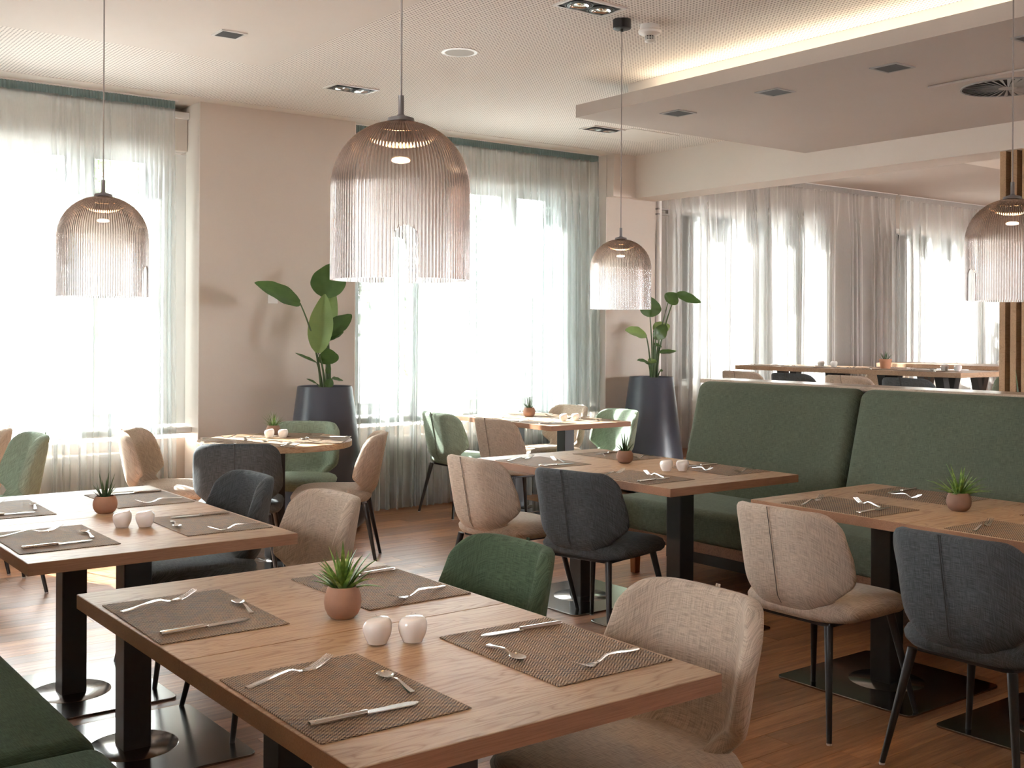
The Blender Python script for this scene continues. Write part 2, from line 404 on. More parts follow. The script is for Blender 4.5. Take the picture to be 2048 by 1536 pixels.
# dropped panel with lit cove above its long edge
PZ = 2.862
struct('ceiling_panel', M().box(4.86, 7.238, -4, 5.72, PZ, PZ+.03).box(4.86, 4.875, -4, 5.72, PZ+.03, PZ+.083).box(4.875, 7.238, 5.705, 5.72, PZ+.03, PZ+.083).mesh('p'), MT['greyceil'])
struct('ceiling_riser', M().box(5.08, 7.2, -4, 5.45, PZ+.031, ZC-.001), MT['white'])
cove = obj('cove_light', M().box(5.03, 5.055, -3.9, 5.2, PZ+.031, PZ+.043), MT['cove']); tag(cove, 'warm light strip on top of the dropped ceiling panel', 'light')

# ------------------------------------------------------------------ windows
def window(n, x0, x1, panes, zb=.76, zt=2.715, y=WY, zg0=.84, zg1=2.637):
    r = bpy.data.objects.new('window_%d' % n, None); C.objects.link(r); r['kind'] = 'structure'
    f = M(); f.box(x0, panes[0][0], y-.04, y+.05, zb, zt); f.box(panes[-1][1], x1, y-.04, y+.05, zb, zt)
    for (a, b), (c, d) in zip(panes, panes[1:]): f.box(b, c, y-.04, y+.05, zb, zt)
    for a, b in panes: f.box(a, b, y-.04, y+.05, zb, zg0); f.box(a, b, y-.04, y+.05, zg1, zt)
    obj('window_frame', f.mesh('window_frame'), MT['frame'], r)
    for a, b in panes:
        s = M(); t = .012
        s.box(a, b, y-.055, y-.04, zg0, zg0+t); s.box(a, b, y-.055, y-.04, zg1-t, zg1); s.box(a, a+t, y-.055, y-.04, zg0+t, zg1-t); s.box(b-t, b, y-.055, y-.04, zg0+t, zg1-t)
        obj('gasket', s.mesh('gasket'), MT['galu'], r)
        obj('pane', M().box(a, b, y, y+.008, zg0, zg1).mesh('pane'), MT['pane'], r)
        if b-a > .3: obj('handle', M().box(b+.03, b+.055, y-.085, y-.04, 1.62, 1.66).box(b+.033, b+.052, y-.10, y-.08, 1.50, 1.66).mesh('handle', bevel=.004), MT['alu'], r)
    return r
w1 = window(1, .46, 3.087, [(.72, 1.12), (1.28, 2.236), (2.414, 2.789)])
w2 = window(2, 4.34, 6.964, [(4.50, 4.77), (4.92, 5.34), (5.49, 5.95), (6.10, 6.465)])
w3 = window(3, 8.05, 10.45, [(8.24, 8.53), (8.69, 9.07), (9.24, 9.67), (9.85, 10.20)], y=8.1, zb=.9, zg0=.95, zt=2.70)
w4 = window(4, 11.75, 14.3, [(11.92, 12.22), (12.33, 12.68), (12.86, 13.22), (13.36, 13.75)], y=8.1, zb=.9, zg0=.95, zt=2.70)
for r, x0, x1 in ((w1, .46, 3.087), (w2, 4.34, 6.964)):
    obj('window_sill', M().box(x0+.01, x1-.01, 7.86, 8.05, .70, .745).mesh('window_sill', bevel=.005), MT['sill'], r)
    obj('blind_box', M().box(x0+.01, x1-.01, 7.96, 8.1, 2.73, 3.0).mesh('blind_box', bevel=.008), MT['smooth'], r)
    obj('blind_rail', M().box(x0+.01, x1-.01, 7.93, 7.965, 2.965, 3.01).mesh('blind_rail'), MT['frame'], r)

# radiators under the sills
rsec = M().box(-.031, .031, -.045, .045, .12, .585).mesh('radiator_section', bevel=.012, seg=2)
for (x0, n, lab) in ((1.60, 19, 'white column radiator under the left window behind the sheer curtain'), (4.75, 25, 'white column radiator under the middle window behind the sheer curtain')):
    r = thing('radiator', lab, 'radiator', (x0, 7.945, 0))
    for i in range(n): obj('radiator_section', rsec, MT['rad'], r, (i*.068, 0, 0))
    obj('header_pipe', M().tube([(-.04, 0, .2), (n*.068-.03, 0, .2)], .016).tube([(-.04, 0, .54), (n*.068-.03, 0, .54)], .016).tube([(.2, 0, 0), (.2, 0, .14)], .02).tube([(n*.068-.2, 0, 0), (n*.068-.2, 0, .14)], .02).mesh('header_pipe'), MT['rad'], r)

# ------------------------------------------------------------------ sheer curtains
def curtain(name, label, x0, x1, y, z0, seed, mat, tape, fold=.075, amp=.034, group=None):
    rng = random.Random(seed)
    root = thing(name, label, 'curtain', (0, 0, 0), 0, group)
    L = x1-x0; n = int(L/.0065); nz = 22
    # irregular fold phase along the track
    ph = [0]; rate = 1
    for i in range(n):
        if rng.random() < .07: rate = rng.choice((.3, .5, .8, 1, 1.5, 2.3))
        ph.append(ph[-1]+L/n/fold*2*PI*rate*(.8+.4*rng.random()))
    ph2 = [p*.37+2*math.sin(p*.13+seed) for p in ph]
    am = [1.0]; 
    for i in range(n): am.append(min(1.5, max(.45, am[-1]+rng.uniform(-.06, .06))))
    zt = ZC-.065
    def pos(u, v):
        i = int(round(u*n)); z = lerp(zt, z0, v)
        a = amp*am[i]*(.35+.65*smooth(0, .25, v))*(1+.25*v)
        s = math.sin(ph[i])+.32*math.sin(2.9*ph[i]+1); drift = .012*math.sin(ph2[i]*.5+v*2.0)*smooth(.05, .6, v)
        yy = y+a*s+.012*math.sin(ph2[i]+v*1.2)*v
        xx = x0+u*L+a*.62*math.sin(2*ph[i]+.7)*smooth(0, .3, v)+drift
        return (xx, yy, z)
    obj('cloth', M().grid(pos, n, nz).mesh('cloth', True, angle=0), mat, root)
    n2 = int(L/.004)
    def tp(u, v):
        i = u*n2; g = .007*math.sin(u*L/.021*2*PI+1.5*math.sin(u*L*9))
        return (x0+u*L, y+g*(1-.2*v), lerp(ZC-.008, zt-.004+.004*math.sin(u*L*60), v))
    obj('header_tape', M().grid(tp, n2, 3).mesh('header_tape', True, angle=0), tape, root)
    obj('track', M().box(x0-.02, x1+.02, y-.012, y+.012, ZC-.012, ZC-.001).mesh('track'), MT['frame'], root)
    return root
curtain('sheer_curtain', 'sea green sheer curtain over the left window', .5, 2.925, 7.81, .012, 5, MT['sheer1'], MT['tape1'])
curtain('sheer_curtain', 'sea green sheer curtain over the middle window behind the big pendant', 4.355, 6.925, 7.82, .012, 9, MT['sheer1'], MT['tape1'])
curtain('sheer_curtain', 'warm grey sheer curtain left of the seam in the back room', 7.70, 11.57, 7.83, .295, 21, MT['sheer2'], MT['tape2'], .10, .042)
curtain('sheer_curtain', 'warm grey sheer curtain right of the seam, beside the slatted screen', 11.66, 15.9, 7.83, .295, 33, MT['sheer2'], MT['tape2'], .10, .042)
pp = thing('heating_pipe', 'white vertical pipe with clamps beside the right pier', 'pipe', (7.645, 7.76, 0))
obj('pipe', M().tube([(0, 0, .32), (0, 0, ZC)], .024, 12).mesh('pipe', True), MT['rad'], pp)
obj('pipe_clamp', M().box(-.03, .12, -.02, .02, 2.56, 2.575).box(-.03, .12, -.02, .02, 2.61, 2.625).box(.10, .12, -.02, .02, 2.575, 2.61).mesh('pipe_clamp'), MT['galu'], pp)

# wooden slat screen and low partition with cap
scr = thing('slat_screen', 'oak slatted screen on dark backing at the right edge', 'screen', (7.30, 4.12, .32))
obj('backing', M().box(.05, .09, -1.3, 0, 0, 2.36).mesh('backing'), MT['darkback'], scr)
slat = M().box(-.02, .05, -.043, 0, 0, 2.36).mesh('slat', bevel=.002, seg=1)
for i in range(17): obj('slat', slat, MT['slat'], scr, (0, -i*.078, 0))
struct('wall_partition', M().box(5.50, 5.62, -1, 5.12, 0, 1.115), MT['white'])
struct('trim_2', M().box(5.44, 5.70, -1, 5.14, 1.115, 1.14).mesh('cap', bevel=.003, seg=1), MT['cap'])

# ------------------------------------------------------------------ ceiling fittings
def downlight(x, y, z, label, trim, s=.085, group=None):
    r = thing('recessed_downlight', label, 'light', (x, y, z), 0, group)
    f = M(); t = .014; f.box(-s, s, -s, -s+t, -.006, 0).box(-s, s, s-t, s, -.006, 0).box(-s, -s+t, -s+t, s-t, -.006, 0).box(s-t, s, -s+t, s-t, -.006, 0)
    obj('trim_frame', f.mesh('trim_frame'), trim, r)
    i = s-t; b = M(); b.box(-i, i, -i, i, -.0045, -.001)
    obj('recess', b.mesh('recess'), MT['hole'], r)
    return r
downlight(2.50, 5.87, ZC-.006, 'small square downlight in the smooth ceiling left of the big pendant cable', MT['alu'], .075)
downlight(2.50, 4.60, ZC-.006, 'square downlight cut off by the top edge above the left panel', MT['galu'], .075)
for (x, y, l) in ((5.27, 5.18, 'square downlight nearest the window in the dropped panel'), (5.25, 4.37, 'middle square downlight of the row in the dropped panel'), (5.25, 3.58, 'square downlight nearest the round air diffuser'), (5.25, 2.79, 'square downlight cut off at the right edge of the picture')):
    downlight(x, y, PZ, l, MT['galu'])
def double_spot(x, y, z, label, n=2):
    r = thing('double_spotlight', label, 'light', (x, y, z))
    a, b, t = .165, .095, .016
    f = M(); f.box(-a, a, -b, -b+t, -.008, 0).box(-a, a, b-t, b, -.008, 0).box(-a, -a+t, -b+t, b-t, -.008, 0).box(a-t, a, -b+t, b-t, -.008, 0)
    obj('trim_frame', f.mesh('trim_frame'), MT['alu'], r)
    obj('recess', M().box(-a+t, a-t, -b+t, b-t, -.003, -.001).mesh('recess'), MT['hole'], r)
    for s in (-1, 1):
        l = obj('lamp_ring', M().lathe([(.072, -.0035), (.072, -.010), (.066, -.010), (.062, -.005), (.060, -.011), (.052, -.012), (.050, -.005)], 28, s*.072).mesh('lamp_ring', True), MT['black'], r)
        obj('reflector', M().lathe([(.049, -.013), (.040, -.008), (.02, -.005), (.012, -.009), (0, -.011)], 24, s*.072).mesh('reflector', True), MT['lamp'], l)
    return r
double_spot(3.726, 6.711, ZC, 'twin spotlight in the perforated ceiling left of the big pendant').rotation_euler[2] = 0
double_spot(3.712, 4.263, ZC, 'twin spotlight in the ceiling beside the black canopy')
double_spot(6.058, 6.80, ZC, 'twin spotlight in the ceiling behind the small pendant cable')
double_spot(1.20, 6.60, ZC, 'twin spotlight cut off at the left edge of the picture')
double_spot(11.75, 6.05, ZC-.03, 'twin spotlight in the ceiling of the back room')
sp = thing('ceiling_speaker', 'round white flush speaker in the perforated ceiling', 'speaker', (3.73, 5.437, ZC))
obj('ring', M().lathe([(.105, 0), (.105, -.004), (.086, -.006), (.086, -.001)], 36).mesh('ring', True), MT['plastic'], sp)
obj('grille', M().lathe([(.085, -.001), (.085, -.005), (.01, -.007), (0, -.007)], 36).mesh('grille', True), MT['grille'], sp)
sd = thing('smoke_detector', 'white smoke detector beside the black pendant canopy', 'smoke detector', (4.194, 4.335, ZC))
obj('base', M().lathe([(.05, 0), (.052, -.022), (.05, -.026), (.058, -.027), (.062, -.034), (.058, -.045), (.034, -.056), (.028, -.057), (0, -.057)], 36).mesh('base', True), MT['plastic'], sd)
obj('chamber', M().lathe([(.021, -.057), (.021, -.082)], 20).mesh('chamber', True), MT['hole'], sd)
g = M()
for k_ in range(10):
    a = 2*PI*k_/10; g.box(.023*math.cos(a)-.0015, .023*math.cos(a)+.0015, .023*math.sin(a)-.0015, .023*math.sin(a)+.0015, -.083, -.056)
for z in (-.064, -.071, -.078): g.lathe([(.0255, z), (.0255, z-.0018), (.022, z-.0018), (.022, z)], 24)
g.lathe([(.026, -.081), (.026, -.086), (.018, -.093), (0, -.095)], 24)
obj('cage', g.mesh('cage', True), MT['plastic'], sd)
vt = thing('swirl_diffuser', 'round swirl air diffuser with radial blades in a square plate', 'vent', (6.12, 3.42, PZ))
obj('plate', M().box(-.31, .31, -.31, .31, -.014, 0).mesh('plate', bevel=.003, seg=1), MT['greyceil'], vt)
obj('recess', M().lathe([(.245, -.014), (.245, -.016), (0, -.016)], 48).mesh('recess'), MT['hole'], vt)
obj('rim', M().lathe([(.252, -.014), (.252, -.022), (.242, -.022), (.242, -.014)], 48).mesh('rim', True), MT['galu'], vt)
obj('hub', M().lathe([(.05, -.016), (.05, -.024), (0, -.026)], 24).mesh('hub', True), MT['galu'], vt)
bl = M().add([(.045, -.004, -.017), (.243, -.013, -.017), (.243, .010, -.023), (.045, .003, -.023), (.045, -.004, -.018), (.243, -.013, -.018), (.243, .010, -.0245), (.045, .003, -.0245)],
             [(0,1,2,3),(7,6,5,4),(0,4,5,1),(1,5,6,2),(2,6,7,3),(3,7,4,0)]).mesh('blade', fixn=True)
for i in range(34): obj('blade', bl, MT['galu'], vt, (0, 0, 0), 2*PI*i/34)

# ------------------------------------------------------------------ pendants
R0, HS, HC = .1565, .365, .205
def shade_mesh():
    NR = 118; n = NR*6; nz = 24; FR = (0, .25, .62, 1, 1.38, 1.75)
    aw, ah = .0275, .085
    def zb(th):
        for c in (0, PI):
            d = (th-c+PI) % (2*PI)-PI; a = abs(d)*R0
            if a < aw: return ah+math.sqrt(aw*aw-a*a)
        return 0
    prof = []
    m_ = M()
    outer = []; inner = []
    def rad(z):
        if z <= HC: return R0
        t = (z-HC)/(HS-HC); return R0*math.sqrt(max(0, 1-min(1, t)**2.15))
    zs = [i/nz for i in range(nz+1)]
    for k_ in range(n):
        q = FR[k_ % 6]; th = 2*PI*(k_//6+q/2)/NR; z0 = zb(th); rib = math.sqrt(max(0, 1-(q-1)**2))
        co = []; ci = []
        for j, t in enumerate(zs):
            if t < .45: z = lerp(z0, HC, t/.45)
            else: z = HC+(HS-HC)*math.sin((t-.45)/.55*PI/2*.985)
            r = max(.018, rad(z))
            co.append((r-.0010+.0036*rib*min(1, r/.06), z)); ci.append((max(.014, r-.0036), z))
        outer.append([(r*math.cos(th), r*math.sin(th), z) for r, z in co]); inner.append([(r*math.cos(th), r*math.sin(th), z) for r, z in ci])
    vs = [v for c in outer for v in c]+[v for c in inner for v in c]
    w_ = nz+1; off = n*w_; fs = []
    for k_ in range(n):
        k2 = (k_+1) % n
        for j in range(nz):
            fs.append((k_*w_+j, k2*w_+j, k2*w_+j+1, k_*w_+j+1)); fs.append((off+k_*w_+j, off+k_*w_+j+1, off+k2*w_+j+1, off+k2*w_+j))
        fs.append((k_*w_, off+k_*w_, off+k2*w_, k2*w_)); fs.append((k_*w_+nz, k2*w_+nz, off+k2*w_+nz, off+k_*w_+nz))
    m_.add(vs, fs); return m_.mesh('shade', True, angle=55)
SH = shade_mesh()
capm = M().lathe([(0, .004), (.032, -.002), (.030, .006), (.010, .012), (.0068, .016), (.0068, .058), (0, .058)], 24).mesh('cap', True)
ledm = M().lathe([(.006, .004), (.006, -.03), (.036, -.031), (.036, -.056), (.033, -.056), (.033, -.052), (0, -.052)], 28).mesh('led_module', True)
discm = M().lathe([(.0325, -.0575), (0, -.0575)], 28).mesh('lamp_disc')
def pendant(x, y, az, label):
    zb = 1.563
    r = thing('pendant_lamp', label, 'lamp', (x, y, zb), 0, None)
    obj('shade', SH, MT['shade'], r, (0, 0, 0), az)
    obj('cap', capm, MT['metalgrey'], r, (0, 0, HS))
    l = obj('led_module', ledm, MT['metalgrey'], r, (0, 0, HS)); obj('lamp_disc', discm, MT['led'], l)
    obj('cable', M().tube([(0, 0, HS+.055), (0, 0, ZC-zb-.05)], .0026, 8).mesh('cable', True), MT['cable'], r)
    obj('canopy', M().lathe([(.047, 0), (.047, -.046), (.044, -.048), (.007, -.048), (.007, -.062), (0, -.062)], 32).mesh('canopy', True), MT['canopy'], r, (0, 0, ZC-zb-.006 if x < 2.9 else ZC-zb))
    return r
vd = lambda x, y: math.atan2(-y, -x)           # azimuth from the lamp to the viewer
for (x, y, da, l) in ((1.36, 2.218, .075, 'largest ribbed glass pendant, over the front table'), (1.29, 4.15, 1.22, 'ribbed glass pendant before the left window'),
                      (4.008, 4.35, 1.45, 'smallest ribbed glass pendant, under the visible black canopy'), (3.848, 2.13, -1.03, 'ribbed glass pendant cut off at the right edge')):
    pendant(x, y, vd(x, y)+da, l)

# ------------------------------------------------------------------ chairs
WPTS = [(0, .155), (.08, .165), (.15, .176), (.21, .205), (.29, .244), (.38, .256), (.6, .257), (.9, .252), (1, .246)]
def back_pos(u, v, off=0.0):
    t = 2*u-1; a = abs(t); wv = interp(WPTS, v)
    z = .392+.42*v; x = -.212-.080*v
    x += .075*(1-smooth(0, .2, v))                              # the shell sweeps forward under the seat
    y = t*wv
    z -= smooth(.35, 1, v)*(.006*t*t+.060*max(0, (a-.70)/.30)**2.4)
    z += (1-smooth(0, .45, v))*.06*max(0, (a-.5)/.5)**2
    wing = .120*max(0, (a-.5)/.5)**1.35*(.2+.8*smooth(.04, .40, v))*(1-.15*smooth(.6, 1, v))
    return (x+wing+off+.012*t*t, y*(1-.05*smooth(.5, 1, a)), z)
BACK = M().grid(lambda u, v: back_pos(u, v), 18, 14).mesh('backrest', True, solid=.046, sub=1, angle=0)
def seat_mesh():
    pts = []
    for k_ in range(48):
        a = 2*PI*k_/48; c, s = math.cos(a), math.sin(a); e = .32
        x = .025+.245*math.copysign(abs(c)**e, c); y = math.copysign(abs(s)**e, s)
        wd = lerp(.195, .245, smooth(-.24, -.12, x))*(1-.05*smooth(.05, .27, x))
        pts.append((x, y*wd))
    rings = [(.30, .474), (.62, .475), (.86, .470), (.955, .458), (1, .437), (.985, .417), (.93, .402), (.7, .394)]
    vs = []; fs = []
    for s, z in rings:
        vs += [(.02+(x-.02)*s, y*s, z-.010*smooth(.12, .27, x*s)) for x, y in pts]
    n = 48
    for i in range(len(rings)-1):
        for k_ in range(n): fs.append((i*n+k_, (i+1)*n+k_, (i+1)*n+(k_+1) % n, i*n+(k_+1) % n))
    fs.append(tuple(range(n))); fs.append(tuple((len(rings)-1)*n+k_ for k_ in range(n-1, -1, -1)))
    return M().add(vs, fs).mesh('seat', True, angle=60, fixn=True)
SEAT = seat_mesh()
sp_ = [Vector(back_pos(.5, v/14))+Vector((-.0235, 0, 0)) for v in range(1, 15)]
SEAM = M().tube([p+Vector((0, -.0035, 0)) for p in sp_], .0032, 6).tube([p+Vector((0, .0035, 0)) for p in sp_], .0032, 6).mesh('back_seam', True)
SPLIT = M().tube([p+Vector((-.0015, 0, 0)) for p in sp_], .0022, 6).mesh('seam_groove', True)
WSEAM = M()
for u0 in (.19, .81):
    WSEAM.tube([Vector(back_pos(u0, v/16))+Vector((.0235, 0, 0)) for v in range(3, 16)], .0022, 6)
WSEAM = WSEAM.mesh('wing_seam', True)
UNDER = M().box(-.17, .17, -.17, .17, .380, .398).mesh('underframe', bevel=.006)
LEG = {}
for sx in (-1, 1):
    for sy in (-1, 1):
        LEG[sx, sy] = (M().tube([(sx*.185, sy*.175, .392), (sx*.262, sy*.238, .006)], [.0165, .0095], 14).mesh('leg', True),
                       M().lathe([(0, 0), (.0095, 0), (.0105, .004), (.0095, .007), (0, .007)], 12, sx*.262, sy*.238).mesh('glide', True))
def chair(x, y, deg, col, label, z=0, sz=1, group=None):
    r = thing('dining_chair', label, 'chair', (x, y, z), math.radians(deg), group)
    obj('seat', SEAT, MT[col], r); obj('backrest', BACK, MT[col], r)
    s = obj('back_seam', SEAM, MT[col], r); obj('seam_groove', SPLIT, MT['hole'], s); obj('wing_seam', WSEAM, MT[col], r)
    obj('underframe', UNDER, MT['black'], r)
    for key in LEG:
        l = obj('leg', LEG[key][0], MT['black'], r); obj('glide', LEG[key][1], MT['glide'], l)
    r.scale = (1, 1, sz)
    return r
chair(1.83, 1.96, 180, 'beige', 'large beige chair at the near right corner of the front table')
chair(1.83, 2.74, 180, 'green', 'dark green chair tucked against the far right side of the front table')
chair(1.86, 4.70, 180, 'grey', 'dark grey chair at the left table, seat under the tabletop')
chair(1.87, 3.96, 180, 'beige', 'beige chair between the left table and the front table plant')
chair(1.45, 6.69, 180, 'mint', 'light green chair at the left edge, seen sideways', 0, 1.06)
chair(1.40, 7.30, 180, 'beige', 'beige chair cut off by the left edge, behind the light green one', 0, 1.06)
chair(3.55, 4.69, 0, 'beige', 'beige chair at the middle table, left of the dark grey one')
chair(3.61, 4.05, 13, 'grey', 'dark grey chair at the middle table, back seam facing us')
chair(3.55, 2.72, 0, 'beige', 'beige chair with back seam in front of the right table')
chair(3.55, 2.03, 0, 'grey', 'dark grey chair at the right edge in front of the right table')
chair(5.12, 7.38, 0, 'mint', 'green chair with its back to us at the far window table')
chair(5.12, 6.66, 0, 'beige', 'beige chair beside the green one at the far window table')
chair(6.03, 7.42, 180, 'beige', 'sunlit beige chair facing us behind the far window table')
chair(6.05, 6.82, 180, 'mint', 'sunlit pale green chair facing us at the far window table')
chair(2.62, 7.03, -36, 'beige', 'beige chair left of the round table before the window')
chair(2.72, 6.19, 60, 'grey', 'dark grey chair with its back to us at the round table')
chair(3.45, 6.93, 228, 'mint', 'green chair between the round table and the tall planter')
chair(3.39, 6.27, 147, 'beige', 'beige chair seen in profile right of the round table')
fx = 8.15
for (y, col, l) in ((6.91, 'beige', 'leftmost beige chair of the back room row'), (6.33, 'grey', 'leftmost grey chair of the back room row'), (5.75, 'beige', 'right-hand beige chair of the back room row'), (5.19, 'grey', 'right-hand grey chair of the back room row')):
    chair(fx, y+.07, 0, col, l, PF, 1, 'chairs along the long back room table')
chair(9.35, 6.55, 180, 'beige', 'pale chair behind the long back room table, half hidden', PF)
chair(9.35, 5.2, 180, 'mint', 'pale green chair behind the right end of the long back room table', PF)

# ------------------------------------------------------------------ tables
TT = .75
def rrect(a, b, r, n=5):
    p = []
    for cx, cy_, s in ((a-r, b-r, 0), (-a+r, b-r, 1), (-a+r, -b+r, 2), (a-r, -b+r, 3)):
        for i in range(n+1):
            t = s*PI/2+PI/2*i/n; p.append((cx+r*math.cos(t), cy_+r*math.sin(t)))
    return p
BASE = M().prism(rrect(.318, .318, .03), 0, .009).mesh('base_plate', bevel=.002, seg=2)
DISC = M().lathe([(0, .0105), (.15, .0105), (.153, .0085)], 48).mesh('weld_disc', True)
def table(x0, x1, y0, y1, label, px=None, mat='oak', post=.095, base=True, group=None):
    cx, cy_ = (x0+x1)/2, (y0+y1)/2; a, b = (x1-x0)/2, (y1-y0)/2
    r = thing('dining_table', label, 'table', (cx, cy_, 0), 0, group)
    obj('tabletop', M().box(-a, a, -b, b, TT-.038, TT).mesh('tabletop', bevel=.0018, seg=2), MT[mat], r)
    obj('shaded_edge_band', M().box(-a-.0008, a+.0008, -b-.0008, -b, TT-.0375, TT-.0012).box(-a-.0008, a+.0008, b, b+.0003, TT-.0375, TT-.0012).box(-a-.0008, -a, -b, b, TT-.0375, TT-.0012).box(a, a+.0008, -b, b, TT-.0375, TT-.0012).mesh('shaded_edge_band'), MT['oakedge_shaded'], r)  # strip coloured darker than the top to carry the edge's shade
    p = post/2
    obj('post', M().box(-p, p, -p, p, .008, TT-.04).mesh('post', bevel=.004, seg=2), MT['post'], r)
    obj('support_bracket', M().box(-.28, .28, -.03, .03, TT-.05, TT-.038).box(-.03, .03, -.26, .26, TT-.05, TT-.038).mesh('support_bracket'), MT['black'], r)
    bp = obj('base_plate', BASE, MT['steel'], r); obj('weld_disc', DISC, MT['steel'], bp)
    if b < .34: bp.scale = (.94, .94, 1)
    return r
def pair(x0, x1, y0, y1, name):
    ym = (y0+y1)/2
    table(x0, x1, y0, ym-.0012, 'nearer half of the oak '+name+', on a square black post')
    table(x0, x1, ym+.0012, y1, 'farther half of the oak '+name+', on a square black post')
pair(.888, 1.742, 1.582, 3.058, 'front table')
pair(.885, 1.762, 3.537, 4.997, 'left table')
pair(3.592, 4.472, 3.567, 5.045, 'middle banquette table')
pair(3.650, 4.495, 1.69, 3.155, 'right banquette table')
pair(5.228, 6.02, 6.41, 7.66, 'far window table')
rt = thing('round_table', 'round oak table on a dark post before the beige pier', 'table', (3.13, 6.60, 0))
obj('tabletop', M().lathe([(0, TT-.038), (.478, TT-.038), (.482, TT-.035), (.482, TT-.003), (.479, TT), (0, TT)], 72).mesh('tabletop', True), MT['oak'], rt)
obj('post', M().box(-.048, .048, -.048, .048, .008, TT-.038).mesh('post', bevel=.004), MT['post'], rt)
bp = obj('base_plate', BASE, MT['steel'], rt); obj('weld_disc', DISC, MT['steel'], bp)
FT = 1.125
def long_table(x0, x1, y0, y1, label):
    r = thing('long_table', label, 'table', ((x0+x1)/2, (y0+y1)/2, PF)); a, b = (x1-x0)/2, (y1-y0)/2; h = FT-PF
    obj('tabletop', M().box(-a, a, -b, b, h-.04, h).mesh('tabletop', bevel=.002, seg=1), MT['farwood'], r)
    for s in (-1, -.33, .33, 1):
        l = M(); y = s*(b-.35)
        for q in (-1, 1):
            l.add([(q*.1-.04, y-.04, h-.04), (q*.1+.04, y-.04, h-.04), (q*.1+.04, y+.04, h-.04), (q*.1-.04, y+.04, h-.04), (q*.1-.03, y+q*.16-.03, 0), (q*.1+.03, y+q*.16-.03, 0), (q*.1+.03, y+q*.16+.03, 0), (q*.1-.03, y+q*.16+.03, 0)],
                  [(3,2,1,0),(4,5,6,7),(0,1,5,4),(1,2,6,5),(2,3,7,6),(3,0,4,7)])
        obj('splayed_legs', l.mesh('splayed_legs', fixn=True), MT['black'], r)
    return r
long_table(8.32, 9.08, 5.03, 7.40, 'long light oak table behind the chair row in the back room')
long_table(10.3, 11.05, 4.7, 7.2, 'rearmost light oak table under the back room curtains')

# ------------------------------------------------------------------ place settings
MAT = M().box(-.155, .155, -.2175, .2175, 0, .0028).mesh('placemat', bevel=.001, seg=1)
def strip(ws, zs, L, n=24, th=.0018, x0=0):
    """flat bar along +x with half width ws(s) and height zs(s)"""
    vs = []; fs = []
    for i in range(n+1):
        s = i/n; x = x0+s*L; w_ = ws(s); z = zs(s)
        vs += [(x, -w_, z), (x, w_, z), (x, w_*.8, z+th), (x, -w_*.8, z+th)]
    for i in range(n):
        a = 4*i; b = a+4
        for k_ in range(4): fs.append((a+k_, a+(k_+1) % 4, b+(k_+1) % 4, b+k_))
    fs += [(3, 2, 1, 0), tuple(4*n+k_ for k_ in range(4))]
    return vs, fs
def fork_mesh(L=.2, dess=1):
    m_ = M(); hz = lambda s: .001+.0095*smooth(0, .75, s)-.0088*smooth(.76, 1, s)
    m_.add(*strip(lambda s: lerp(.0065, .0028, smooth(0, .85, s)), hz, L*.66, 20, .0028))
    k0 = hz(1)
    m_.add(*strip(lambda s: lerp(.003, .0118, smooth(0, .8, s)), lambda s: k0-.0010*math.sin(s*PI), L*.14, 8, .0018, L*.66))
    for t in (-1.5, -.5, .5, 1.5):
        vs, fs = strip(lambda s: lerp(.0021, .0012, s), lambda s: k0+.016*s**1.3, L*.22, 6, .0016, L*.795)
        m_.add([(x, y+t*.0063, z) for x, y, z in vs], fs)
    return m_.mesh('fork', True, angle=50, fixn=True)
def spoon_mesh(L=.135):
    m_ = M(); hz = lambda s: .0012+.0075*smooth(0, .7, s)-.0055*smooth(.72, 1, s)
    m_.add(*strip(lambda s: lerp(.0062, .0024, smooth(0, .8, s)), hz, L*.70, 18, .0024))
    def b(u, v):
        a = 2*PI*u; r = v; x = L*.68+L*.165+L*.175*r*math.cos(a); y = .0155*r*math.sin(a)*(1+.12*math.cos(a))
        return (x, y, .0014+.0062*r*r)
    m_.grid(b, 24, 6)
    return m_.mesh('spoon', True, solid=.0011, angle=50)
def knife_parts(L=.222):
    h = M(); h.add(*strip(lambda s: lerp(.0080, .0064, s), lambda s: .0005, L*.52, 10, .0085))
    b = M()
    b.add(*strip(lambda s: .0112*(1-max(0, (s-.72)/.28)**2.2)*(.84+.22*s)+.0006, lambda s: .003, L*.50, 16, .0014, L*.5))
    return h.mesh('handle', bevel=.0022, seg=2, smooth_=True, fixn=True), b.mesh('blade', True, angle=30, fixn=True)
FORK = fork_mesh(.215); DFORK = fork_mesh(.16); SPOON = spoon_mesh(.14); KH, KB = knife_parts()
srng = random.Random(11)
